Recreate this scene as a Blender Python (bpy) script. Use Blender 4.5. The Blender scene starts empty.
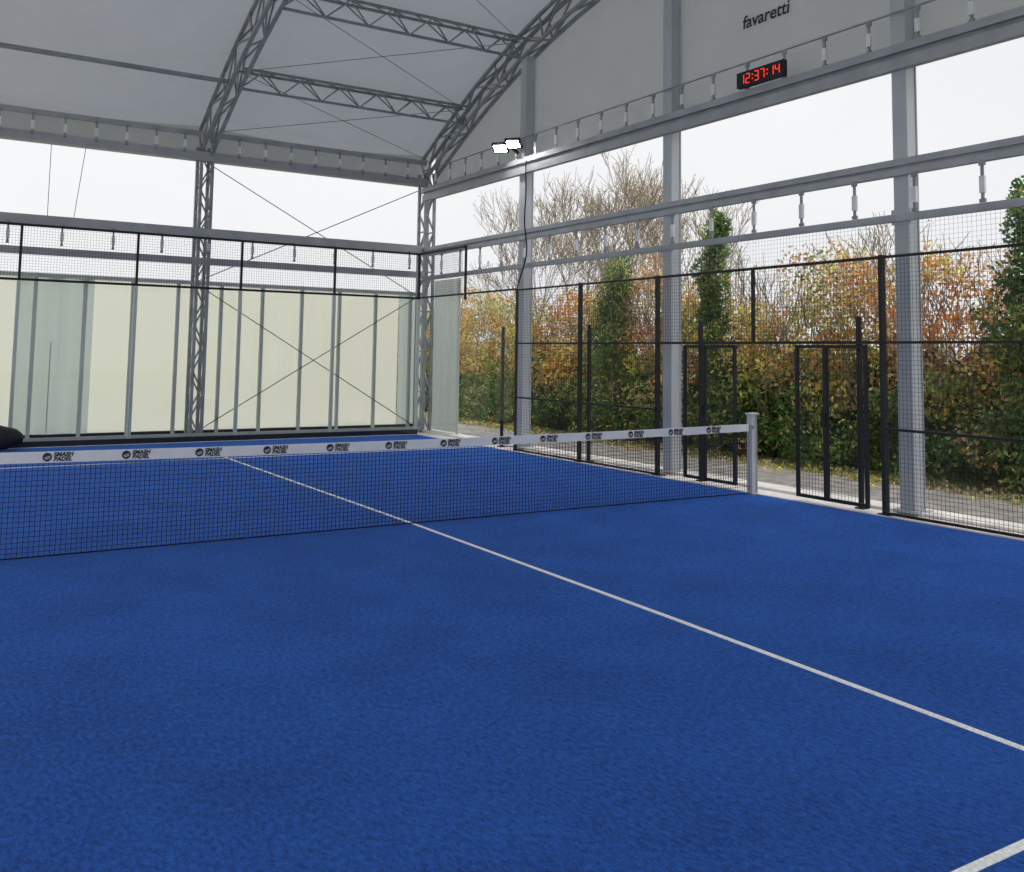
import bpy, math, random
import numpy as np
from mathutils import Vector, Matrix

random.seed(7)
rng = np.random.default_rng(11)
S = bpy.context.scene
try:
    S.view_settings.view_transform = 'Standard'
    S.view_settings.look = 'None'
except Exception:
    pass

# ------------------------------------------------------------------ helpers
class Acc:
    def __init__(self):
        self.v = []; self.f = []; self.m = []
    def _add(self, vs, fs, mi):
        o = len(self.v)
        self.v.extend(vs)
        for f in fs:
            self.f.append(tuple(i + o for i in f)); self.m.append(mi)
    def beam(self, a, b, w, h, mi=0, up=(0, 0, 1), caps=True):
        a = Vector(a); b = Vector(b); d = (b - a)
        if d.length < 1e-6: return
        d.normalize(); up = Vector(up)
        if abs(d.dot(up)) > 0.98: up = Vector((0, 1, 0)) if abs(d.y) < 0.9 else Vector((1, 0, 0))
        s = d.cross(up).normalized(); u = s.cross(d).normalized()
        s *= w / 2; u *= h / 2
        vs = [tuple(p + i * s + j * u) for p in (a, b) for i, j in ((-1, -1), (1, -1), (1, 1), (-1, 1))]
        fs = [(0, 1, 5, 4), (1, 2, 6, 5), (2, 3, 7, 6), (3, 0, 4, 7)]
        if caps: fs += [(3, 2, 1, 0), (4, 5, 6, 7)]
        self._add(vs, fs, mi)
    def box(self, lo, hi, mi=0):
        x0, y0, z0 = lo; x1, y1, z1 = hi
        vs = [(x0, y0, z0), (x1, y0, z0), (x1, y1, z0), (x0, y1, z0), (x0, y0, z1), (x1, y0, z1), (x1, y1, z1), (x0, y1, z1)]
        self._add(vs, [(3, 2, 1, 0), (4, 5, 6, 7), (0, 1, 5, 4), (1, 2, 6, 5), (2, 3, 7, 6), (3, 0, 4, 7)], mi)
    def cyl(self, a, b, r, mi=0, n=8, r2=None):
        if r2 is None: r2 = r
        a = Vector(a); b = Vector(b); d = (b - a)
        if d.length < 1e-6: return
        d.normalize(); up = Vector((0, 0, 1)) if abs(d.z) < 0.95 else Vector((1, 0, 0))
        s = d.cross(up).normalized(); u = s.cross(d)
        vs = []
        for p, rr in ((a, r), (b, r2)):
            for k in range(n):
                t = 2 * math.pi * k / n
                vs.append(tuple(p + s * rr * math.cos(t) + u * rr * math.sin(t)))
        fs = [(k, (k + 1) % n, n + (k + 1) % n, n + k) for k in range(n)]
        fs += [tuple(range(n - 1, -1, -1)), tuple(range(n, 2 * n))]
        self._add(vs, fs, mi)
    def quad(self, a, b, c, d, mi=0):
        self._add([tuple(a), tuple(b), tuple(c), tuple(d)], [(0, 1, 2, 3)], mi)
    def obj(self, name, mats, bevel=0, smooth=False):
        me = bpy.data.meshes.new(name)
        me.from_pydata(self.v, [], self.f)
        for m in mats: me.materials.append(m)
        me.polygons.foreach_set('material_index', self.m)
        if smooth: me.polygons.foreach_set('use_smooth', [True] * len(self.f))
        me.update()
        o = bpy.data.objects.new(name, me)
        S.collection.objects.link(o)
        if bevel:
            b = o.modifiers.new('bevel', 'BEVEL'); b.width = bevel; b.segments = 2
        return o

def parent(ch, pa):
    ch.parent = pa

def nodes(name):
    m = bpy.data.materials.new(name); m.use_nodes = True
    nt = m.node_tree
    return m, nt, nt.nodes, nt.links, nt.nodes['Principled BSDF']

def simple(name, col, rough=0.5, metal=0.0, var=0.0, scale=5.0, bump=0.0, spec=0.5):
    m, nt, N, L, P = nodes(name)
    P.inputs['Base Color'].default_value = (*col, 1)
    P.inputs['Roughness'].default_value = rough
    P.inputs['Metallic'].default_value = metal
    P.inputs['Specular IOR Level'].default_value = spec
    tc = N.new('ShaderNodeTexCoord'); no = N.new('ShaderNodeTexNoise')
    no.inputs['Scale'].default_value = scale; no.inputs['Detail'].default_value = 5
    L.new(tc.outputs['Object'], no.inputs['Vector'])
    if var:
        r = N.new('ShaderNodeValToRGB')
        r.color_ramp.elements[0].position = 0.3; r.color_ramp.elements[1].position = 0.7
        r.color_ramp.elements[0].color = (*[c * (1 - var) for c in col], 1)
        r.color_ramp.elements[1].color = (*[min(1, c * (1 + var)) for c in col], 1)
        L.new(no.outputs['Fac'], r.inputs['Fac']); L.new(r.outputs['Color'], P.inputs['Base Color'])
    if bump:
        b = N.new('ShaderNodeBump'); b.inputs['Strength'].default_value = bump
        L.new(no.outputs['Fac'], b.inputs['Height']); L.new(b.outputs['Normal'], P.inputs['Normal'])
    return m

def fabric(name, col, tcol, tfac, var=0.05, wrinkle=0.15):
    m = bpy.data.materials.new(name); m.use_nodes = True
    nt = m.node_tree; N = nt.nodes; L = nt.links; N.clear()
    out = N.new('ShaderNodeOutputMaterial')
    d = N.new('ShaderNodeBsdfDiffuse'); t = N.new('ShaderNodeBsdfTranslucent'); g = N.new('ShaderNodeBsdfGlossy')
    g.inputs['Roughness'].default_value = 0.45
    mx = N.new('ShaderNodeMixShader'); mx.inputs[0].default_value = tfac
    mg = N.new('ShaderNodeMixShader'); mg.inputs[0].default_value = 0.03
    tc = N.new('ShaderNodeTexCoord'); no = N.new('ShaderNodeTexNoise'); no.inputs['Scale'].default_value = 1.3
    no.inputs['Detail'].default_value = 4
    L.new(tc.outputs['Object'], no.inputs['Vector'])
    r = N.new('ShaderNodeValToRGB')
    r.color_ramp.elements[0].position = 0.3; r.color_ramp.elements[1].position = 0.7
    r.color_ramp.elements[0].color = (*[c * (1 - var) for c in col], 1)
    r.color_ramp.elements[1].color = (*[min(1, c * (1 + var)) for c in col], 1)
    L.new(no.outputs['Fac'], r.inputs['Fac']); L.new(r.outputs['Color'], d.inputs['Color'])
    t.inputs['Color'].default_value = (*tcol, 1)
    b = N.new('ShaderNodeBump'); b.inputs['Strength'].default_value = wrinkle; b.inputs['Distance'].default_value = 0.3
    L.new(no.outputs['Fac'], b.inputs['Height'])
    for s in (d, g): L.new(b.outputs['Normal'], s.inputs['Normal'])
    L.new(d.outputs[0], mx.inputs[1]); L.new(t.outputs[0], mx.inputs[2])
    L.new(mx.outputs[0], mg.inputs[1]); L.new(g.outputs[0], mg.inputs[2])
    L.new(mg.outputs[0], out.inputs[0])
    return m

def clear(name, tint, refl=0.6):
    m = bpy.data.materials.new(name); m.use_nodes = True
    nt = m.node_tree; N = nt.nodes; L = nt.links; N.clear()
    out = N.new('ShaderNodeOutputMaterial')
    t = N.new('ShaderNodeBsdfTransparent'); t.inputs['Color'].default_value = (*tint, 1)
    g = N.new('ShaderNodeBsdfGlossy'); g.inputs['Roughness'].default_value = 0.02
    f = N.new('ShaderNodeLayerWeight'); f.inputs['Blend'].default_value = 0.5
    pw = N.new('ShaderNodeMath'); pw.operation = 'POWER'; pw.inputs[1].default_value = 5.0
    mu = N.new('ShaderNodeMath'); mu.operation = 'MULTIPLY_ADD'; mu.inputs[1].default_value = refl; mu.inputs[2].default_value = 0.04
    mx = N.new('ShaderNodeMixShader')
    L.new(f.outputs['Facing'], pw.inputs[0]); L.new(pw.outputs[0], mu.inputs[0]); L.new(mu.outputs[0], mx.inputs[0])
    L.new(t.outputs[0], mx.inputs[1]); L.new(g.outputs[0], mx.inputs[2]); L.new(mx.outputs[0], out.inputs[0])
    return m

def emit(name, col, st):
    m = bpy.data.materials.new(name); m.use_nodes = True
    nt = m.node_tree; N = nt.nodes; N.clear()
    out = N.new('ShaderNodeOutputMaterial'); e = N.new('ShaderNodeEmission')
    e.inputs[0].default_value = (*col, 1); e.inputs[1].default_value = st
    nt.links.new(e.outputs[0], out.inputs[0])
    return m

# ------------------------------------------------------------------ materials
ALU = simple('galvanised_aluminium', (0.37, 0.39, 0.415), 0.5, 0.2, 0.12, 3)
ALUD = simple('galvanised_steel_dull', (0.28, 0.30, 0.32), 0.55, 0.2, 0.18, 4)
WHITEP = simple('painted_post', (0.47, 0.50, 0.53), 0.5, 0.1, 0.06, 2)
CLIPM = simple('ratchet_clip', (0.75, 0.77, 0.78), 0.4, 0.0, 0.1, 8)
BLACK = simple('black_powder_coat', (0.016, 0.018, 0.022), 0.5, 0.0, 0.2, 10, 0, 0.3)
WIRE = simple('black_wire', (0.03, 0.033, 0.036), 0.5)
NETM = simple('net_cord', (0.012, 0.013, 0.02), 0.8, 0, 0, 5, 0, 0.2)
TAPE = simple('net_tape_vinyl', (0.76, 0.77, 0.79), 0.5, 0, 0.05, 6)
INK = simple('printed_ink', (0.02, 0.02, 0.03), 0.6)
CONC = simple('pale_concrete', (0.76, 0.71, 0.67), 0.9, 0, 0.15, 3, 0.2)
ROOF = fabric('roof_membrane', (0.42, 0.43, 0.45), (0.42, 0.44, 0.46), 0.21)
GABLE = fabric('gable_membrane', (0.44, 0.45, 0.47), (0.48, 0.50, 0.53), 0.27)
CREAM = fabric('cream_curtain', (0.72, 0.70, 0.62), (0.88, 0.86, 0.765), 0.8)
PVC = fabric('grey_green_pvc', (0.42, 0.47, 0.45), (0.55, 0.61, 0.585), 0.75, 0.15, 0.4)
POLE = simple('curtain_pole', (0.50, 0.54, 0.52), 0.5, 0.1)
GLASS = clear('tempered_glass', (0.925, 0.948, 0.937))
LED = emit('led_panel', (1.0, 0.98, 0.95), 110)
RED = emit('red_led', (1.0, 0.04, 0.02), 1.6)

# turf
m, nt, N, L, P = nodes('blue_turf'); TURF = m
tc = N.new('ShaderNodeTexCoord')
mp = N.new('ShaderNodeMapping'); mp.inputs['Scale'].default_value = (1.0, 0.55, 1.0); mp.inputs['Rotation'].default_value = (0, 0, 0.5)
n1 = N.new('ShaderNodeTexNoise'); n1.inputs['Scale'].default_value = 120; n1.inputs['Detail'].default_value = 5; n1.inputs['Roughness'].default_value = 0.85
n2 = N.new('ShaderNodeTexNoise'); n2.inputs['Scale'].default_value = 0.9; n2.inputs['Detail'].default_value = 10; n2.inputs['Roughness'].default_value = 0.7
n3 = N.new('ShaderNodeTexNoise'); n3.inputs['Scale'].default_value = 42; n3.inputs['Detail'].default_value = 6; n3.inputs['Roughness'].default_value = 0.7
L.new(tc.outputs['Object'], mp.inputs['Vector'])
for n in (n1, n2): L.new(tc.outputs['Object'], n.inputs['Vector'])
L.new(mp.outputs[0], n3.inputs['Vector'])
r1 = N.new('ShaderNodeValToRGB'); e = r1.color_ramp.elements
e[0].position = 0.415; e[0].color = (0.005, 0.030, 0.185, 1)
e[1].position = 0.585; e[1].color = (0.030, 0.175, 0.76, 1)
a1 = N.new('ShaderNodeMath'); a1.operation = 'MULTIPLY_ADD'; a1.inputs[1].default_value = 0.48
a2 = N.new('ShaderNodeMath'); a2.operation = 'MULTIPLY_ADD'; a2.inputs[1].default_value = 0.14
a3 = N.new('ShaderNodeMath'); a3.operation = 'MULTIPLY'; a3.inputs[1].default_value = 0.38
L.new(n3.outputs['Fac'], a3.inputs[0])
L.new(n2.outputs['Fac'], a2.inputs[0]); L.new(a3.outputs[0], a2.inputs[2])
L.new(n1.outputs['Fac'], a1.inputs[0]); L.new(a2.outputs[0], a1.inputs[2])
L.new(a1.outputs[0], r1.inputs['Fac']); L.new(r1.outputs['Color'], P.inputs['Base Color'])
P.inputs['Roughness'].default_value = 0.8; P.inputs['Specular IOR Level'].default_value = 0.10
P.inputs['Sheen Weight'].default_value = 0.22; P.inputs['Sheen Roughness'].default_value = 0.4
P.inputs['Sheen Tint'].default_value = (0.22, 0.46, 1, 1)
b = N.new('ShaderNodeBump'); b.inputs['Strength'].default_value = 1.0; b.inputs['Distance'].default_value = 0.03
L.new(a1.outputs[0], b.inputs['Height']); L.new(b.outputs['Normal'], P.inputs['Normal'])

LINE = simple('white_turf_line', (0.80, 0.81, 0.79), 0.9, 0, 0.2, 60, 0.3)

def ground_mat(name, c1, c2, c3, sc):
    m, nt, N, L, P = nodes(name)
    tc = N.new('ShaderNodeTexCoord'); n = N.new('ShaderNodeTexNoise'); n.inputs['Scale'].default_value = sc; n.inputs['Detail'].default_value = 8
    r = N.new('ShaderNodeValToRGB'); el = r.color_ramp.elements
    el[0].position = 0.35; el[0].color = (*c1, 1); el[1].position = 0.68; el[1].color = (*c3, 1)
    q = el.new(0.5); q.color = (*c2, 1)
    L.new(tc.outputs['Object'], n.inputs['Vector']); L.new(n.outputs['Fac'], r.inputs['Fac']); L.new(r.outputs['Color'], P.inputs['Base Color'])
    P.inputs['Roughness'].default_value = 0.95
    return m
GRASS = ground_mat('rough_grass', (0.10, 0.13, 0.05), (0.22, 0.23, 0.10), (0.42, 0.34, 0.2), 3)
PATH = ground_mat('worn_path', (0.18, 0.17, 0.16), (0.26, 0.24, 0.22), (0.38, 0.33, 0.28), 4)

m, nt, N, L, P = nodes('leaves'); LEAF = m
at = N.new('ShaderNodeAttribute'); at.attribute_name = 'leafcol'
L.new(at.outputs['Color'], P.inputs['Base Color']); P.inputs['Roughness'].default_value = 0.6
P.inputs['Specular IOR Level'].default_value = 0.2
tr = N.new('ShaderNodeBsdfTranslucent'); L.new(at.outputs['Color'], tr.inputs['Color'])
mx = N.new('ShaderNodeMixShader'); mx.inputs[0].default_value = 0.4
L.new(P.outputs[0], mx.inputs[1]); L.new(tr.outputs[0], mx.inputs[2]); L.new(mx.outputs[0], N['Material Output'].inputs[0])
BARK = simple('bark', (0.27, 0.22, 0.17), 0.9, 0, 0.3, 20)
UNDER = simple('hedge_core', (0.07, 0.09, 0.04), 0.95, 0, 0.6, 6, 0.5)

# ------------------------------------------------------------------ floor & ground
a = Acc(); a.box((-5.0, -10.0, -0.05), (5.0, 10.0, 0.0)); floor = a.obj('floor', [TURF])
def strip(name, pts, w):
    a = Acc()
    for (p, q) in zip(pts[:-1], pts[1:]): a.beam((p[0], p[1], 0.002), (q[0], q[1], 0.002), w, 0.004, 0)
    o = a.obj(name, [LINE]); parent(o, floor)
strip('center_line', [(0.0, 7.15), (0.0, 0.0), (-0.05, -4.0), (-0.125, -7.3)], 0.044)
strip('service_line_near', [(-5, -7.09), (5, -7.09)], 0.044)
strip('service_line_far', [(-5, 6.95), (5, 6.95)], 0.046)
a = Acc(); a.box((-12, -11.2, -0.12), (5.75, 11.2, -0.052)); slab = a.obj('concrete_slab', [CONC])
a = Acc()
a.box((5.0, -10.4, -0.052), (5.34, 10.4, 0.012)); a.box((5.34, -10.4, -0.052), (5.72, 10.6, 0.05))
a.box((-5.2, 10.0, -0.052), (5.0, 10.6, 0.012)); a.obj('concrete_curb', [CONC], 0.01)
a = Acc(); a.box((-60, -60, -0.4), (90, 110, -0.14)); a.obj('ground', [GRASS])
a = Acc(); a.box((5.76, -30, -0.139), (8.0, 45, -0.06)); a.obj('footpath', [PATH])

# ------------------------------------------------------------------ net
a = Acc()
def ztop(x): return 0.88 + 0.04 * (x / 5) ** 2
NX = 40
xs = [-4.92 + 9.84 * i / NX for i in range(NX + 1)]
sp = 0.042
nh = int(0.84 / sp)
for k in range(nh + 1):
    for i in range(NX):
        f = k / nh
        a.beam((xs[i], 0, 0.015 + (ztop(xs[i]) - 0.09) * f), (xs[i + 1], 0, 0.015 + (ztop(xs[i + 1]) - 0.09) * f), 0.0033, 0.0033 if k else 0.012, 0, caps=False)
nv = int(9.84 / sp)
for k in range(nv + 1):
    x = -4.92 + 9.84 * k / nv
    a.beam((x, 0, 0.012), (x, 0, ztop(x) - 0.06), 0.0033, 0.0033, 0, caps=False)
for i in range(NX):   # folded white tape
    x0, x1 = xs[i], xs[i + 1]; z0, z1 = ztop(x0), ztop(x1)
    for sgn in (-1, 1):
        y = 0.009 * sgn
        q = [(x0, y, z0 - 0.095), (x1, y, z1 - 0.095), (x1, y, z1), (x0, y, z0)]
        if sgn > 0: q = q[::-1]
        a.quad(*q, 1)
    a.quad((x0, -0.009, z0), (x1, -0.009, z1), (x1, 0.009, z1), (x0, 0.009, z0), 1)
net = a.obj('padel_net', [NETM, TAPE])

def text_mesh(name, body, size, mat, loc, rot, shear=0.0, bold=0.0, extrude=0.001):
    cu = bpy.data.curves.new(name + '_c', 'FONT'); cu.body = body; cu.size = size; cu.extrude = extrude
    cu.shear = shear; cu.offset = bold; cu.align_x = 'LEFT'; cu.space_line = 0.8
    t = bpy.data.objects.new(name + '_t', cu); S.collection.objects.link(t)
    bpy.context.view_layer.update()
    me = bpy.data.meshes.new_from_object(t.evaluated_get(bpy.context.evaluated_depsgraph_get()))
    bpy.data.objects.remove(t)
    me.materials.clear(); me.materials.append(mat)
    o = bpy.data.objects.new(name, me); S.collection.objects.link(o)
    o.location = loc; o.rotation_euler = rot
    return o
x = -4.23; k = 0
while x < 4.7:
    zz = ztop(x)
    o = text_mesh('tape_print_%d' % k, 'SMASH\nPADEL', 0.050, INK, (x + 0.085, -0.0115, zz - 0.043), (math.pi / 2, 0, 0), 0.2, 0.0022)
    parent(o, net)
    b = Acc(); b.cyl((x + 0.035, -0.0125, zz - 0.047), (x + 0.035, -0.0098, zz - 0.047), 0.038, 0, 16)
    b.beam((x + 0.012, -0.0128, zz - 0.055), (x + 0.058, -0.0128, zz - 0.038), 0.0015, 0.006, 1)
    b.beam((x + 0.018, -0.0128, zz - 0.068), (x + 0.060, -0.0128, zz - 0.052), 0.0015, 0.005, 1)
    o = b.obj('tape_emblem_%d' % k, [INK, TAPE]); parent(o, net)
    x += 0.645; k += 1
for sx in (1, -1):
    a = Acc()
    a.box((min(sx * 4.93, sx * 4.995), -0.045, 0.0), (max(sx * 4.93, sx * 4.995), 0.045, 1.06))
    a.box((min(sx * 4.985, sx * 5.05), -0.03, 0.013), (max(sx * 4.985, sx * 5.05), 0.03, 1.05), 1)
    a.box((min(sx * 4.91, sx * 5.06), -0.055, 1.04), (max(sx * 4.91, sx * 5.06), 0.055, 1.065))
    a.box((min(sx * 4.90, sx * 4.99), -0.09, 0.0), (max(sx * 4.90, sx * 4.99), 0.09, 0.012), 1)
    a.cyl((sx * 4.94, -0.05, 0.88), (sx * 4.94, -0.075, 0.88), 0.02, 1)
    a.obj('net_post', [WHITEP, ALUD], 0.004)

# ------------------------------------------------------------------ court fence (right side)
FX = 5.0
a = Acc()
WW = 0.0032
def mesh_y(a, x, y0, y1, z0, z1, sp=0.05, w=WW):
    n = max(1, round((y1 - y0) / sp))
    for i in range(1, n):
        y = y0 + (y1 - y0) * i / n; a.beam((x, y, z0), (x, y, z1), w, w, 1, caps=False)
    n = max(1, round((z1 - z0) / sp))
    for i in range(1, n):
        z = z0 + (z1 - z0) * i / n; a.beam((x, y0, z), (x, y1, z), w, w, 1, caps=False)
def mesh_x(a, y, x0, x1, z0, z1, sp=0.05, w=WW):
    n = max(1, round((x1 - x0) / sp))
    for i in range(1, n):
        x = x0 + (x1 - x0) * i / n; a.beam((x, y, z0), (x, y, z1), w, w, 1, caps=False)
    n = max(1, round((z1 - z0) / sp))
    for i in range(1, n):
        z = z0 + (z1 - z0) * i / n; a.beam((x0, y, z), (x1, y, z), w, w, 1, caps=False)
def frame_y(a, x, y0, y1, z0, z1, t=0.03):
    for z in (z0 + t / 2, z1 - t / 2): a.beam((x, y0, z), (x, y1, z), t, t, 0)
    for y in (y0 + t / 2, y1 - t / 2): a.beam((x, y, z0 + t), (x, y, z1 - t), t, t, 0)
for (y0, y1) in ((-6, -4), (-4, -2), (2, 4), (4, 6)):
    mesh_y(a, FX, y0, y1, 0.03, 3.0)
    for z in (0.04, 1.0, 2.0, 3.0): a.beam((FX + 0.02, y0, z), (FX + 0.02, y1, z), 0.03, 0.03, 0)
mesh_y(a, FX, -2, 2, 2.0, 3.0)
for z in (2.0, 3.0): a.beam((FX + 0.02, -2, z), (FX + 0.02, 2, z), 0.035, 0.035, 0)
a.beam((FX + 0.02, 0, 2.0), (FX + 0.02, 0, 3.0), 0.04, 0.04, 0)
mesh_y(a, FX, 8, 10, 3.0, 4.0)
a.beam((FX + 0.02, 6, 3.02), (FX + 0.02, 10, 3.02), 0.035, 0.035, 0)
a.beam((FX + 0.02, 8, 4.0), (FX + 0.02, 10, 4.0), 0.04, 0.04, 0)
for y in (-6, -4, -2, 2, 4):
    a.box((FX + 0.03, y - 0.028, 0.0125), (FX + 0.09, y + 0.028, 3.03))
    a.box((FX + 0.01, y - 0.08, 0.0125), (FX + 0.16, y + 0.08, 0.025))
a.box((FX + 0.03, 5.98, 0.0125), (FX + 0.07, 6.02, 3.03))
a.box((FX + 0.03, 7.98, 2.9), (FX + 0.07, 8.02, 4.03))
a.obj('court_fence', [BLACK, WIRE])
# light netting stretched below the gable rail
a = Acc()
mesh_y(a, 5.225, -10.3, 10.3, 3.0, 3.5, 0.055, 0.0022)
a.obj('safety_netting', [WIRE, ALUD])

for (y0, y1, ys) in ((-1.78, -0.70, -1.17), (0.36, 1.40, 0.98)):
    a = Acc()
    frame_y(a, FX + 0.05, y0, y1, 0.06, 1.97, 0.04)
    a.beam((FX + 0.05, ys, 0.06), (FX + 0.05, ys, 1.97), 0.055, 0.055, 0)
    mesh_y(a, FX + 0.05, y0, y1, 0.1, 1.95)
    a.box((FX - 0.03, ys - 0.02, 0.98), (FX + 0.02, ys + 0.02, 1.12), 0)
    a.obj('fence_gate', [BLACK, WIRE])
for y in (-1.56, 1.20, 3.92, 6.72):
    a = Acc()
    a.box((FX + 0.17, y - 0.026, 0.012), (FX + 0.22, y + 0.026, 2.3))
    a.box((FX + 0.14, y - 0.06, 0.012), (FX + 0.27, y + 0.06, 0.03))
    a.box((FX + 0.165, y - 0.032, 2.3), (FX + 0.225, y + 0.032, 2.32))
    a.obj('fence_stanchion', [BLACK], 0.004)

# ------------------------------------------------------------------ glass back wall + mesh band
a = Acc()
for i in range(5):
    x0 = -5 + 2 * i
    a.quad((x0 + 0.006, 9.995, 0.02), (x0 + 1.994, 9.995, 0.02), (x0 + 1.994, 9.995, 2.99), (x0 + 0.006, 9.995, 2.99), 0)
for y0, y1, z1 in ((6.03, 8, 2.99), (8, 10, 2.99)):
    a.quad((FX, y0 + 0.006, 0.02), (FX, y1 - 0.006, 0.02), (FX, y1 - 0.006, z1), (FX, y0 + 0.006, z1), 0)
a.obj('glass_wall', [GLASS])
a = Acc()
mesh_x(a, 10.0, -5, 5, 3.0, 4.0)
for z in (3.01, 4.0): a.beam((-5, 10.03, z), (5.03, 10.03, z), 0.04, 0.045, 0)
a.beam((-5, 10.03, 0.06), (5.03, 10.03, 0.06), 0.05, 0.10, 0)
for i in range(6):
    x = -5 + 2 * i
    a.box((x - 0.022, 10.01, 3.0), (x + 0.022, 10.05, 4.02), 0)
    a.box((x - 0.03, 10.01, 0.02), (x + 0.03, 10.08, 3.0), 2)
a.obj('back_mesh_fence', [BLACK, WIRE, POLE])

# ------------------------------------------------------------------ hall structure
YE = 10.45
def zc(y): return 8.55 - 2.75 * min(1.0, abs(y) / 10.4) ** 2.2
def arch_pts(n=26):
    ys = [YE - 2 * YE * i / n for i in range(n + 1)]
    return [Vector((0, y, zc(y))) for y in ys]
def box_truss(a, lo, hi, wx, ct=0.06, dt=0.03):
    n = len(lo)
    for s in (-1, 1):
        off = Vector((s * wx, 0, 0))
        for P in (lo, hi):
            for i in range(n - 1): a.beam(P[i] + off, P[i + 1] + off, ct, ct, 0)
        for i in range(n - 1):
            p, q = (lo[i], hi[i + 1]) if i % 2 == 0 else (hi[i], lo[i + 1])
            a.beam(p + off, q + off, dt, dt, 0)
            if i % 2 == 0: a.beam(lo[i] + off, hi[i] + off, dt, dt, 0)
    for P in (lo, hi):
        for i in range(n - 1):
            s = 1 if i % 2 == 0 else -1
            a.beam(P[i] + Vector((s * wx, 0, 0)), P[i + 1] - Vector((s * wx, 0, 0)), dt, dt, 0)
DEP = 0.5
for X in (5.42, 0.32, -4.8, -9.9):
    a = Acc()
    lo = [p + Vector((X, 0, 0)) for p in arch_pts()]
    hi = []
    for i, p in enumerate(lo):
        q0 = lo[max(0, i - 1)]; q1 = lo[min(len(lo) - 1, i + 1)]
        t = (q1 - q0).normalized(); nrm = Vector((0, -t.z, t.y));
        if nrm.z < 0: nrm = -nrm
        hi.append(p + nrm * DEP)
    box_truss(a, lo, hi, 0.11)
    for s in (1, -1):     # lattice legs
        n = 13; zt = 5.95
        lo2 = [Vector((X, s * (YE - 0.05), zt * i / n + 0.0)) for i in range(n + 1)]
        hi2 = [Vector((X, s * (YE + 0.28), zt * i / n + 0.0)) for i in range(n + 1)]
        box_truss(a, lo2, hi2, 0.11, 0.06, 0.028)
        a.box((X - 0.2, s * (YE + 0.1) - 0.3, -0.05), (X + 0.2, s * (YE + 0.1) + 0.3, 0.02))
    a.obj('arch_truss', [ALUD])

for y in (-6.25, -2.1, 2.08, 6.3):
    a = Acc(); zt = zc(y)
    X = 5.42
    a.box((X - 0.10, y - 0.10, 0.05), (X - 0.085, y + 0.10, zt)); a.box((X + 0.085, y - 0.10, 0.05), (X + 0.10, y + 0.10, zt))
    a.box((X - 0.085, y - 0.085, 0.05), (X + 0.085, y - 0.07, zt)); a.box((X - 0.085, y + 0.07, 0.05), (X + 0.085, y + 0.085, zt))
    a.box((X - 0.16, y - 0.16, 0.04), (X + 0.16, y + 0.16, 0.065))
    for z in (3.5, 4.1, 5.45): a.box((X - 0.115, y - 0.13, z - 0.09), (X - 0.10, y + 0.13, z + 0.09))
    a.obj('gable_post', [WHITEP])

def clip(a, p, ln, ax):
    x, y, z = p
    dx, dy = (0.010, 0.016) if ax == 'y' else (0.016, 0.010)
    a.box((x - dx, y - dy, z - ln), (x + dx, y + dy, z), 1)
    a.box((x - dx * 1.8, y - dy * 1.9, z - ln * 0.80), (x + dx * 1.8, y + dy * 1.9, z - ln * 0.35), 2)
    a.box((x - dx * 1.4, y - dy * 2.2, z - 0.03), (x + dx * 1.4, y + dy * 2.2, z + 0.03), 1)
    a.box((x - dx * 1.4, y - dy * 2.2, z - ln - 0.02), (x + dx * 1.4, y + dy * 2.2, z - ln + 0.02), 1)
a = Acc()
GX = 5.30
a.box((5.24, -YE, 5.28), (5.34, YE, 5.42), 0); a.box((5.28, -YE, 5.42), (5.34, YE, 5.48), 1)
a.box((5.22, -YE, 5.48), (5.34, YE, 5.58), 0)
a.cyl((GX - 0.05, -YE, 5.98), (GX - 0.05, YE, 5.98), 0.014, 1)
y = -9.9
while y < 10.2:
    clip(a, (GX - 0.05, y, 5.95), 0.36, 'y'); y += 0.68
a.box((5.25, -YE, 3.99), (5.33, YE, 4.07), 0); a.box((5.28, -YE, 4.07), (5.33, YE, 4.11), 1); a.box((5.25, -YE, 4.11), (5.33, YE, 4.19), 0)
a.box((5.26, -YE, 3.44), (5.32, YE, 3.53), 0)
y = -9.9
while y < 10.2:
    clip(a, (5.235, y, 3.97), 0.42, 'y'); y += 0.84
a.obj('gable_rails', [ALU, ALUD, CLIPM])
a = Acc()
BY = 10.36
a.box((-9.9, BY, 5.62), (5.3, BY + 0.08, 5.80), 0)
a.box((-9.9, BY, 6.12), (5.3, BY + 0.06, 6.22), 0)
for s in np.arange(-9.5, 5.3, 0.55): clip(a, (float(s), BY - 0.02, 6.12), 0.36, 'x')
a.box((-9.9, BY, 4.05), (5.3, BY + 0.07, 4.24), 0)
a.box((-9.9, BY, 3.50), (5.3, BY + 0.06, 3.64), 0)
for s in np.arange(-9.5, 5.3, 0.9): clip(a, (float(s), BY - 0.02, 4.06), 0.36, 'x')
a.box((-9.9, BY, 0.05), (5.3, BY + 0.06, 0.14), 0)
a.obj('eave_rails', [ALU, ALUD, CLIPM])
a = Acc()
a.box((-9.9, -BY - 0.08, 5.62), (5.3, -BY, 5.80), 0); a.box((-9.9, -BY - 0.06, 4.05), (5.3, -BY, 4.2), 0)
a.obj('eave_beam', [ALU])

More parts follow.
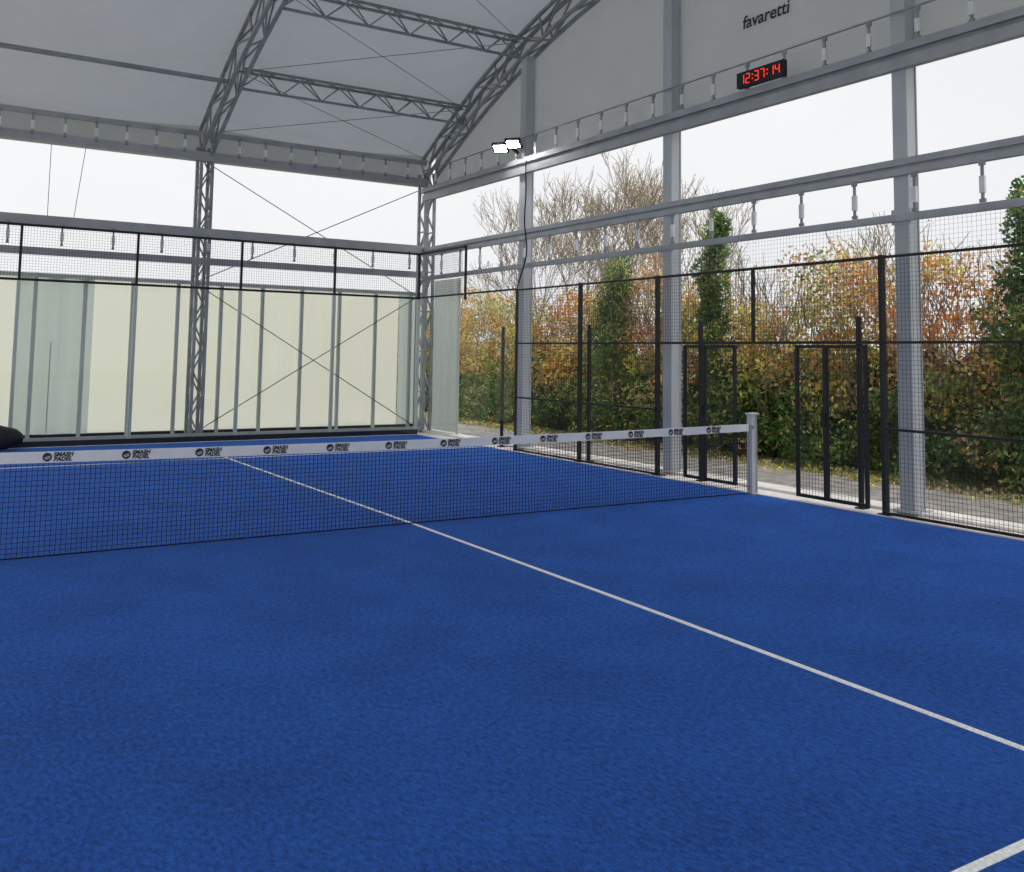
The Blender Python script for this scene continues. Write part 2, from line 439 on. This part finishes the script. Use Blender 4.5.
def lattice(name, y, x0, x1, n, d):
    a = Acc(); z = zc(y) + 0.03
    up = d
    tri = [(y - 0.13, z + up), (y + 0.13, z + up), (y, z)]
    for (yy, zz) in tri: a.beam((x0, yy, zz), (x1, yy, zz), 0.045, 0.045, 0)
    st = (x1 - x0) / n
    for i in range(n):
        xa = x0 + st * i; xb = xa + st; A, B, C = tri
        for T in (A, B):
            if i % 2 == 0: a.beam((xa, *C), (xb, *T), 0.022, 0.022, 0)
            else: a.beam((xa, *T), (xb, *C), 0.022, 0.022, 0)
        a.beam((xa, *A), (xb, *B), 0.02, 0.02, 0)
    a.obj(name, [ALUD])
for y in (8.65, 6.4, 3.4, 0.0, -3.4, -6.4): lattice('lattice_purlin', y, 0.43, 5.31, 12, 0.36)
for y in (8.65, 3.4, -3.4, -8.0):
    a = Acc(); a.cyl((-9.8, y, zc(y) + 0.12), (0.21, y, zc(y) + 0.12), 0.045, 0, 10); a.obj('tube_purlin', [ALUD])

# membranes
a = Acc(); NY = 48
def zr(y): return zc(y) + 0.62
ysr = [10.75 - 21.5 * i / NY for i in range(NY + 1)]
xr = np.linspace(-10.2, 5.62, 40)
def sag(x):
    for A, B in ((-9.9, -4.8), (-4.8, 0.32), (0.32, 5.42)):
        if A <= x <= B:
            u = (x - A) / (B - A); return -0.12 * 4 * u * (1 - u)
    return 0
rows = [(10.78, 5.66)] + [(y, None) for y in ysr] + [(-10.78, 5.66)]
for y, z in rows:
    for x in xr:
        a.v.append((float(x), y, z if z is not None else zr(y) + sag(x)))
W = len(xr)
for i in range(len(rows) - 1):
    for j in range(W - 1):
        a.f.append((i * W + j, i * W + j + 1, (i + 1) * W + j + 1, (i + 1) * W + j)); a.m.append(0)
a.obj('ceiling', [ROOF], smooth=False)
a = Acc()
ys2 = [YE - 2 * YE * i / 40 for i in range(41)]
for i in range(40):
    y0, y1 = ys2[i], ys2[i + 1]
    a.quad((5.56, y0, 5.40), (5.56, y1, 5.40), (5.56, y1, zr(y1) + 0.02), (5.56, y0, zr(y0) + 0.02))
a.obj('wall_right', [GABLE])
a = Acc()
def wavy(a, x0, x1, y, z0, z1, mi, amp=0.02, n=14):
    for i in range(n):
        u0 = i / n; u1 = (i + 1) / n
        p = lambda u: y + amp * math.sin(u * math.pi * 5 + x0)
        a.quad((x0 + (x1 - x0) * u0, p(u0), z0), (x0 + (x1 - x0) * u1, p(u1), z0), (x0 + (x1 - x0) * u1, p(u1), z1), (x0 + (x1 - x0) * u0, p(u0), z1), mi)
CY = 10.95
wavy(a, -9.9, -2.95, CY, 0.02, 3.15, 0); wavy(a, -2.95, -1.60, CY - 0.05, 0.02, 3.15, 1, 0.04, 40); wavy(a, -1.60, 4.95, CY, 0.02, 3.15, 0, 0.015, 40); wavy(a, 4.95, 5.6, CY, 0.02, 3.15, 1)
x = -9.6
while x < 5.5:
    a.box((x - 0.035, CY - 0.14, 0.0), (x + 0.035, CY - 0.08, 3.2), 2); x += 0.87
a.box((-9.9, CY - 0.1, 3.12), (5.6, CY - 0.04, 3.2), 2)
a.box((-9.9, CY - 0.1, 0.0), (5.6, CY + 0.03, 0.16), 3)
a.box((-2.34, CY - 0.12, 0.2), (-2.32, CY - 0.10, 1.9), 2)
a.obj('wall_back', [CREAM, PVC, POLE, BLACK])
a = Acc()
n = 16
for i in range(n):
    y0 = 9.25 + 1.2 * i / n; y1 = 9.25 + 1.2 * (i + 1) / n
    p = lambda y: 5.62 + 0.03 * math.sin(y * 18)
    a.quad((p(y0), y0, 0.08), (p(y1), y1, 0.08), (p(y1), y1, 3.45), (p(y0), y0, 3.45), 0)
a.cyl((5.6, 9.23, 0.05), (5.6, 9.23, 3.45), 0.025, 1)
a.obj('pvc_curtain', [PVC, POLE])

a = Acc()
def cab(p, q, r=0.010): a.cyl(p, q, r, 0, 5)
cy = 10.8
cab((0.35, cy, 5.7), (5.35, cy, 3.1), 0.010); cab((0.35, cy, 3.2), (5.35, cy, 5.6), 0.010)
cab((0.35, cy - .05, 0.1), (5.35, cy - .05, 3.1), 0.010); cab((0.35, cy - .05, 3.1), (5.35, cy - .05, 0.1), 0.010)
for (ya, yb) in ((8.65, 6.4), (6.4, 3.4), (10.3, 8.65)):
    cab((0.4, ya, zc(ya) + 0.35), (5.3, yb, zc(yb) + 0.35), 0.006); cab((5.3, ya, zc(ya) + 0.35), (0.4, yb, zc(yb) + 0.35), 0.006)
cab((-2.55, 10.5, 4.2), (-2.55, 10.5, 5.62), 0.006); cab((-2.1, 10.5, 4.2), (-1.95, 10.5, 5.62), 0.006)
a.obj('bracing_cable', [simple('steel_cable', (0.09, 0.095, 0.10), 0.5, 0.3)])

# court floodlights: twin LED heads; one in view, two unseen added as fill
def flood(sx, yc):
    a = Acc()
    a.beam((sx * 5.23 if sx > 0 else -5.0, yc, 5.70), (sx * 5.02, yc, 5.82), 0.05, 0.05, 0)
    a.beam((sx * 5.02, yc - 0.36, 5.82), (sx * 5.02, yc + 0.36, 5.82), 0.04, 0.04, 0)
    if sx < 0: a.beam((-5.08, yc, 0.0), (-5.08, yc, 5.85), 0.09, 0.09, 0)
    for yy in (yc - 0.24, yc + 0.24):
        c = Vector((sx * 4.96, yy, 5.80)); nrm = Vector((-0.50 * sx, -0.40 * (1 if yc > 0 else -1), -0.78)).normalized()
        s = nrm.cross(Vector((0, 0, 1))).normalized(); u = s.cross(nrm).normalized()
        a.beam(c - nrm * 0.05, c, 0.31, 0.23, 0, up=tuple(u))
        a.beam(c, c + nrm * 0.008, 0.235, 0.155, 1, up=tuple(u))
        for k in range(5):
            d = s * (-0.13 + 0.065 * k)
            a.beam(c - nrm * 0.05 + d, c - nrm * 0.09 + d, 0.01, 0.20, 0, up=tuple(u))
    a.obj('floodlight', [BLACK, LED])
for sx, yc in ((1, 6.32), (1, -6.3), (-1, 6.3)): flood(sx, yc)  # first is the visible lamp; other two added off-camera to brighten the hall

cu = bpy.data.curves.new('lamp_cable', 'CURVE'); cu.dimensions = '3D'; cu.bevel_depth = 0.014
pts = [(5.20, 6.0, 5.5), (5.18, 5.95, 4.9), (5.18, 5.98, 4.3), (5.18, 5.9, 3.7), (5.16, 6.05, 3.3), (5.12, 6.12, 3.05)]
spn = cu.splines.new('BEZIER'); spn.bezier_points.add(len(pts) - 1)
for bp, p in zip(spn.bezier_points, pts):
    bp.co = p; bp.handle_left_type = bp.handle_right_type = 'AUTO'
cu.materials.append(BLACK)
o = bpy.data.objects.new('power_cable', cu); S.collection.objects.link(o)

# digital clock
a = Acc()
yL, yR, z0, z1 = 0.40, -0.46, 5.60, 5.82
a.box((5.14, yR, z0), (5.215, yL, z1), 0)
cur = yL - 0.07; H = 0.13; Wd = 0.070; zb = z0 + 0.045; t = 0.011; xf = 5.137
SEG = {'0': 'abcdef', '1': 'bc', '2': 'abged', '3': 'abgcd', '4': 'fgbc', '7': 'abc'}
def seg(s, y):
    yl, yr = y, y - Wd; zm = zb + H / 2; zt = zb + H; g = 0.005
    d = {'a': ((yl - g, zt), (yr + g, zt)), 'g': ((yl - g, zm), (yr + g, zm)), 'd': ((yl - g, zb), (yr + g, zb)),
         'f': ((yl, zm + g), (yl, zt - g)), 'b': ((yr, zm + g), (yr, zt - g)), 'e': ((yl, zb + g), (yl, zm - g)), 'c': ((yr, zb + g), (yr, zm - g))}[s]
    (ya, za), (yb, zb2) = d
    a.beam((xf, ya, za), (xf, yb, zb2), t if ya == yb else 0.004, t if ya != yb else 0.004, 1, up=(0, 0, 1) if ya != yb else (1, 0, 0))
for ch in '12:37:14':
    if ch == ':':
        for zz in (zb + 0.04, zb + 0.10): a.box((xf - 0.002, cur - 0.024, zz - 0.008), (xf + 0.002, cur - 0.008, zz + 0.008), 1)
        cur -= 0.056
    else:
        for s in SEG[ch]: seg(s, cur)
        cur -= Wd + 0.038
a.obj('digital_clock', [BLACK, RED])

text_mesh('banner_lettering', 'favaretti', 0.27, INK, (5.53, 0.66, 6.62), (math.pi / 2, 0, -math.pi / 2), 0.1, 0.005)

# dark kit bag by the back wall
import bmesh
bm = bmesh.new(); bmesh.ops.create_uvsphere(bm, u_segments=24, v_segments=14, radius=1)
for v in bm.verts:
    x, y, z = v.co
    X = math.copysign(abs(x) ** 0.75, x) * 0.72; Y = math.copysign(abs(y) ** 0.8, y) * 0.17
    Z = max(-0.2, math.copysign(abs(z) ** 0.8, z) * 0.26 * (1 - 0.35 * X)) + 0.2
    v.co = (X, Y, Z + 0.01 * math.sin(X * 25))
me = bpy.data.meshes.new('bag_body'); bm.to_mesh(me); bm.free(); me.materials.append(BLACK)
for p in me.polygons: p.use_smooth = True
bag = bpy.data.objects.new('kit_bag', me); S.collection.objects.link(bag); bag.location = (-3.52, 9.75, 0.014)
a = Acc()
for sy in (-0.1, 0.1):
    pr = None
    for k in range(9):
        t = math.pi * k / 8; p = (-0.22 * math.cos(t) - 0.1, sy, 0.42 + 0.10 * math.sin(t))
        if pr: a.cyl(pr, p, 0.012, 0, 6)
        pr = p
h = a.obj('handles', [BLACK]); parent(h, bag)

# ------------------------------------------------------------------ vegetation
PAL = {'ivy': (0.075, 0.16, 0.05), 'green': (0.18, 0.29, 0.08), 'olive': (0.36, 0.39, 0.12), 'yellow': (0.78, 0.60, 0.18),
       'rust': (0.66, 0.29, 0.12), 'tan': (0.66, 0.53, 0.38), 'brown': (0.38, 0.26, 0.17)}
def leaves_obj(name, clumps, size=0.05):
    Cs = []; cols = []
    for c, r, kind, n in clumps:
        d = rng.normal(size=(n, 3)); d /= np.linalg.norm(d, axis=1)[:, None]
        rad = rng.uniform(0.35, 1.05, size=(n, 1)) ** 0.6
        Cs.append(np.array(c) + d * rad * np.array(r))
        base = np.array(PAL[kind]); f = rng.uniform(0.6, 1.4, size=(n, 1))
        col = base * f; mixk = rng.random(n) < 0.15
        col[mixk] = np.array(PAL['yellow']) * f[mixk] * (0.8 if kind not in ('ivy',) else 0.35)
        cols.append(col)
    C = np.concatenate(Cs); col = np.clip(np.concatenate(cols), 0, 0.9)
    keep = C[:, 2] > -0.1; C = C[keep]; col = col[keep]; n = len(C)
    u = rng.normal(size=(n, 3)); u /= np.linalg.norm(u, axis=1)[:, None]
    w = rng.normal(size=(n, 3)); w -= (w * u).sum(1)[:, None] * u; w /= np.linalg.norm(w, axis=1)[:, None]
    s = rng.uniform(0.6, 1.35, size=(n, 1)) * size
    V = np.empty((n, 4, 3)); V[:, 0] = C - u * s; V[:, 1] = C + w * s * 0.6; V[:, 2] = C + u * s; V[:, 3] = C - w * s * 0.6
    me = bpy.data.meshes.new(name)
    me.vertices.add(n * 4); me.vertices.foreach_set('co', V.reshape(-1))
    me.loops.add(n * 4); me.loops.foreach_set('vertex_index', np.arange(n * 4, dtype=np.int32))
    me.polygons.add(n); me.polygons.foreach_set('loop_start', np.arange(0, n * 4, 4, dtype=np.int32))
    me.polygons.foreach_set('loop_total', np.full(n, 4, dtype=np.int32))
    me.update(calc_edges=True)
    ca = me.attributes.new('leafcol', 'FLOAT_COLOR', 'POINT')
    cc = np.ones((n, 4, 4)); cc[:, :, :3] = col[:, None, :]
    ca.data.foreach_set('color', cc.reshape(-1))
    me.materials.append(LEAF)
    o = bpy.data.objects.new(name, me); S.collection.objects.link(o)
    return o

cl = []
for _ in range(2100):
    y = random.uniform(-8, 32); u = random.random() ** 0.85
    top = 3.3 + 0.4 * math.sin(y * 0.9) + 0.3 * math.sin(y * 2.3 + 1)
    z = u * top
    x = 9.4 + random.uniform(-0.35, 0.8) + 0.25 * z * 0.4
    if z < 1.1:
        kind = random.choices(['ivy', 'green', 'olive', 'brown'], [6, 3, 1, 1])[0]; x -= 0.25
    elif z < 1.9:
        kind = random.choices(['ivy', 'green', 'olive', 'yellow', 'rust', 'tan'], [1, 3, 4, 5, 4, 1])[0]
    else:
        if math.sin(y * 0.7 + 1.2) > 0.1: kind = random.choices(['rust', 'yellow', 'tan', 'olive', 'brown'], [7, 3, 4, 2, 1])[0]
        else: kind = random.choices(['rust', 'yellow', 'tan', 'olive', 'green'], [4, 4, 2, 4, 2])[0]
    r = random.uniform(0.25, 0.5); n = 95 if z < 2.3 else 60
    cl.append(((x, y, z), (r, r * 1.25, r * 0.85), kind, n))
hedge = leaves_obj('hedge', cl, 0.045)
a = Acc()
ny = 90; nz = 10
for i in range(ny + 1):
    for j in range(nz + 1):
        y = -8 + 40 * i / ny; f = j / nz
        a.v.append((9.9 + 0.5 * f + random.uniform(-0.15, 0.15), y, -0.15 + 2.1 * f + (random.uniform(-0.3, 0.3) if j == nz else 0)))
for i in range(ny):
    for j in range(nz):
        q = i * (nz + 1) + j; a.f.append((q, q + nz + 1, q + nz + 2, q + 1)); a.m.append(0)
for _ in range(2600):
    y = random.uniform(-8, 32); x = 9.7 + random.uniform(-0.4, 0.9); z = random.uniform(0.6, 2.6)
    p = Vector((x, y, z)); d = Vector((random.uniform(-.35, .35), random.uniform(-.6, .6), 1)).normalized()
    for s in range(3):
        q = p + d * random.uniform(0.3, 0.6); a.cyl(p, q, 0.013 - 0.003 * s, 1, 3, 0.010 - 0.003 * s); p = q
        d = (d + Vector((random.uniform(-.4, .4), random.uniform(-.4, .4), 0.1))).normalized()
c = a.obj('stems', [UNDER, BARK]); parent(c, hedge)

for (x, y, h, r, kinds) in ((9.3, 5.15, 4.6, 0.46, ['ivy', 'green']), (9.4, 8.6, 3.9, 0.8, ['green', 'ivy', 'green']), (9.2, -1.45, 4.3, 0.62, ['ivy', 'ivy', 'green'])):
    cl = []
    n = int(h * 9)
    for i in range(n):
        f = i / n; rr = r * (1.0 - 0.5 * f ** 3) * random.uniform(0.8, 1.2)
        cl.append(((x + random.uniform(-.5, .5) * rr, y + random.uniform(-.6, .6) * rr, 0.1 + h * f), (rr * 0.6, rr * 0.7, 0.3), random.choice(kinds), 230))
    o = leaves_obj('ivy_covered_tree', cl, 0.042)
    a = Acc(); a.cyl((x, y, -0.15), (x, y, h * 0.97), 0.12, 0, 8, 0.03)
    c = a.obj('trunk', [BARK]); parent(c, o)

def tree(a, p, d, ln, r, lv, tips):
    segs = 3
    for s in range(segs):
        q = p + d * ln / segs; a.cyl(p, q, max(r, 0.008), 0, 5 if lv > 2 else 3, max(r * 0.85, 0.006)); r *= 0.85; p = q
        d = (d + Vector((random.uniform(-.16, .16), random.uniform(-.16, .16), random.uniform(-.02, .12)))).normalized()
        if lv > 0 and s > 0:
            nd = (d + Vector((random.uniform(-.9, .9), random.uniform(-.9, .9), random.uniform(-.1, .5)))).normalized()
            tree(a, p, nd, ln * random.uniform(.55, .8), r * 0.62, lv - 1, tips)
    if lv > 0:
        for _ in range(2):
            nd = (d + Vector((random.uniform(-.6, .6), random.uniform(-.6, .6), random.uniform(0, .5)))).normalized()
            tree(a, p, nd, ln * random.uniform(.6, .85), r * 0.7, lv - 1, tips)
    else: tips.append(p.copy())
for (x, y, s, lv) in ((12.2, 12.4, 1.2, 5), (13.0, 15.0, 1.2, 5), (13.2, 18.0, 1.15, 5), (12.5, 10.0, 0.9, 4), (12.0, 6.5, 0.72, 4), (11.8, 2.2, 0.85, 4), (12.4, -3.0, 0.8, 4), (14, 11.5, 1.2, 5)):
    a = Acc(); tips = []
    tree(a, Vector((x, y, -0.15)), Vector((0, 0, 1)), 2.0 * s, 0.085 * s, lv, tips)
    o = a.obj('bare_tree', [BARK])
    cl = [(tuple(t), (0.15, 0.15, 0.12), random.choice(['tan', 'tan', 'olive', 'yellow']), 2) for t in tips if random.random() < 0.35]
    if cl:
        l = leaves_obj('foliage', cl, 0.03); parent(l, o)

cl = []
for _ in range(300):
    cl.append(((random.uniform(7.6, 9.2), random.uniform(-8, 30), -0.07), (0.4, 0.6, 0.07), random.choice(['tan', 'brown', 'yellow', 'green', 'olive']), 40))
leaves_obj('leaf_litter', cl, 0.035)

# ------------------------------------------------------------------ world: overcast dome, brighter towards the zenith
w = bpy.data.worlds.new('overcast'); S.world = w; w.use_nodes = True
N = w.node_tree.nodes; L = w.node_tree.links; bg = N['Background']
tc = N.new('ShaderNodeTexCoord'); no = N.new('ShaderNodeTexNoise'); no.inputs['Scale'].default_value = 1.6; no.inputs['Detail'].default_value = 5
r = N.new('ShaderNodeValToRGB'); r.color_ramp.elements[0].color = (0.84, 0.86, 0.89, 1); r.color_ramp.elements[1].color = (0.96, 0.965, 0.97, 1)
r.color_ramp.elements[0].position = 0.35; r.color_ramp.elements[1].position = 0.65
sx = N.new('ShaderNodeSeparateXYZ'); mr = N.new('ShaderNodeMapRange'); mr.inputs['From Min'].default_value = 0.30; mr.inputs['From Max'].default_value = 0.95
mr.inputs['To Min'].default_value = 1.0; mr.inputs['To Max'].default_value = 3.1
L.new(tc.outputs['Generated'], no.inputs['Vector']); L.new(no.outputs['Fac'], r.inputs['Fac']); L.new(r.outputs['Color'], bg.inputs['Color'])
L.new(tc.outputs['Generated'], sx.inputs[0]); L.new(sx.outputs['Z'], mr.inputs['Value']); L.new(mr.outputs[0], bg.inputs['Strength'])

# ------------------------------------------------------------------ camera
f = 959.0
dX = Vector((1534, -107, -f)).normalized()
dY = Vector((-605, -75, -f)); dY = (dY - dX * dY.dot(dX)).normalized()
dZ = dX.cross(dY)
R = Matrix((dX, dY, dZ))
cam = bpy.data.cameras.new('camera'); co = bpy.data.objects.new('camera', cam); S.collection.objects.link(co)
cam.sensor_width = 36; cam.lens = f / 1024 * 36; cam.shift_y = -166 / 1024
cam.clip_start = 0.05; cam.clip_end = 500
M4 = R.to_4x4(); M4.translation = Vector((-4.63, -9.24, 1.80))
co.matrix_world = M4
S.camera = co
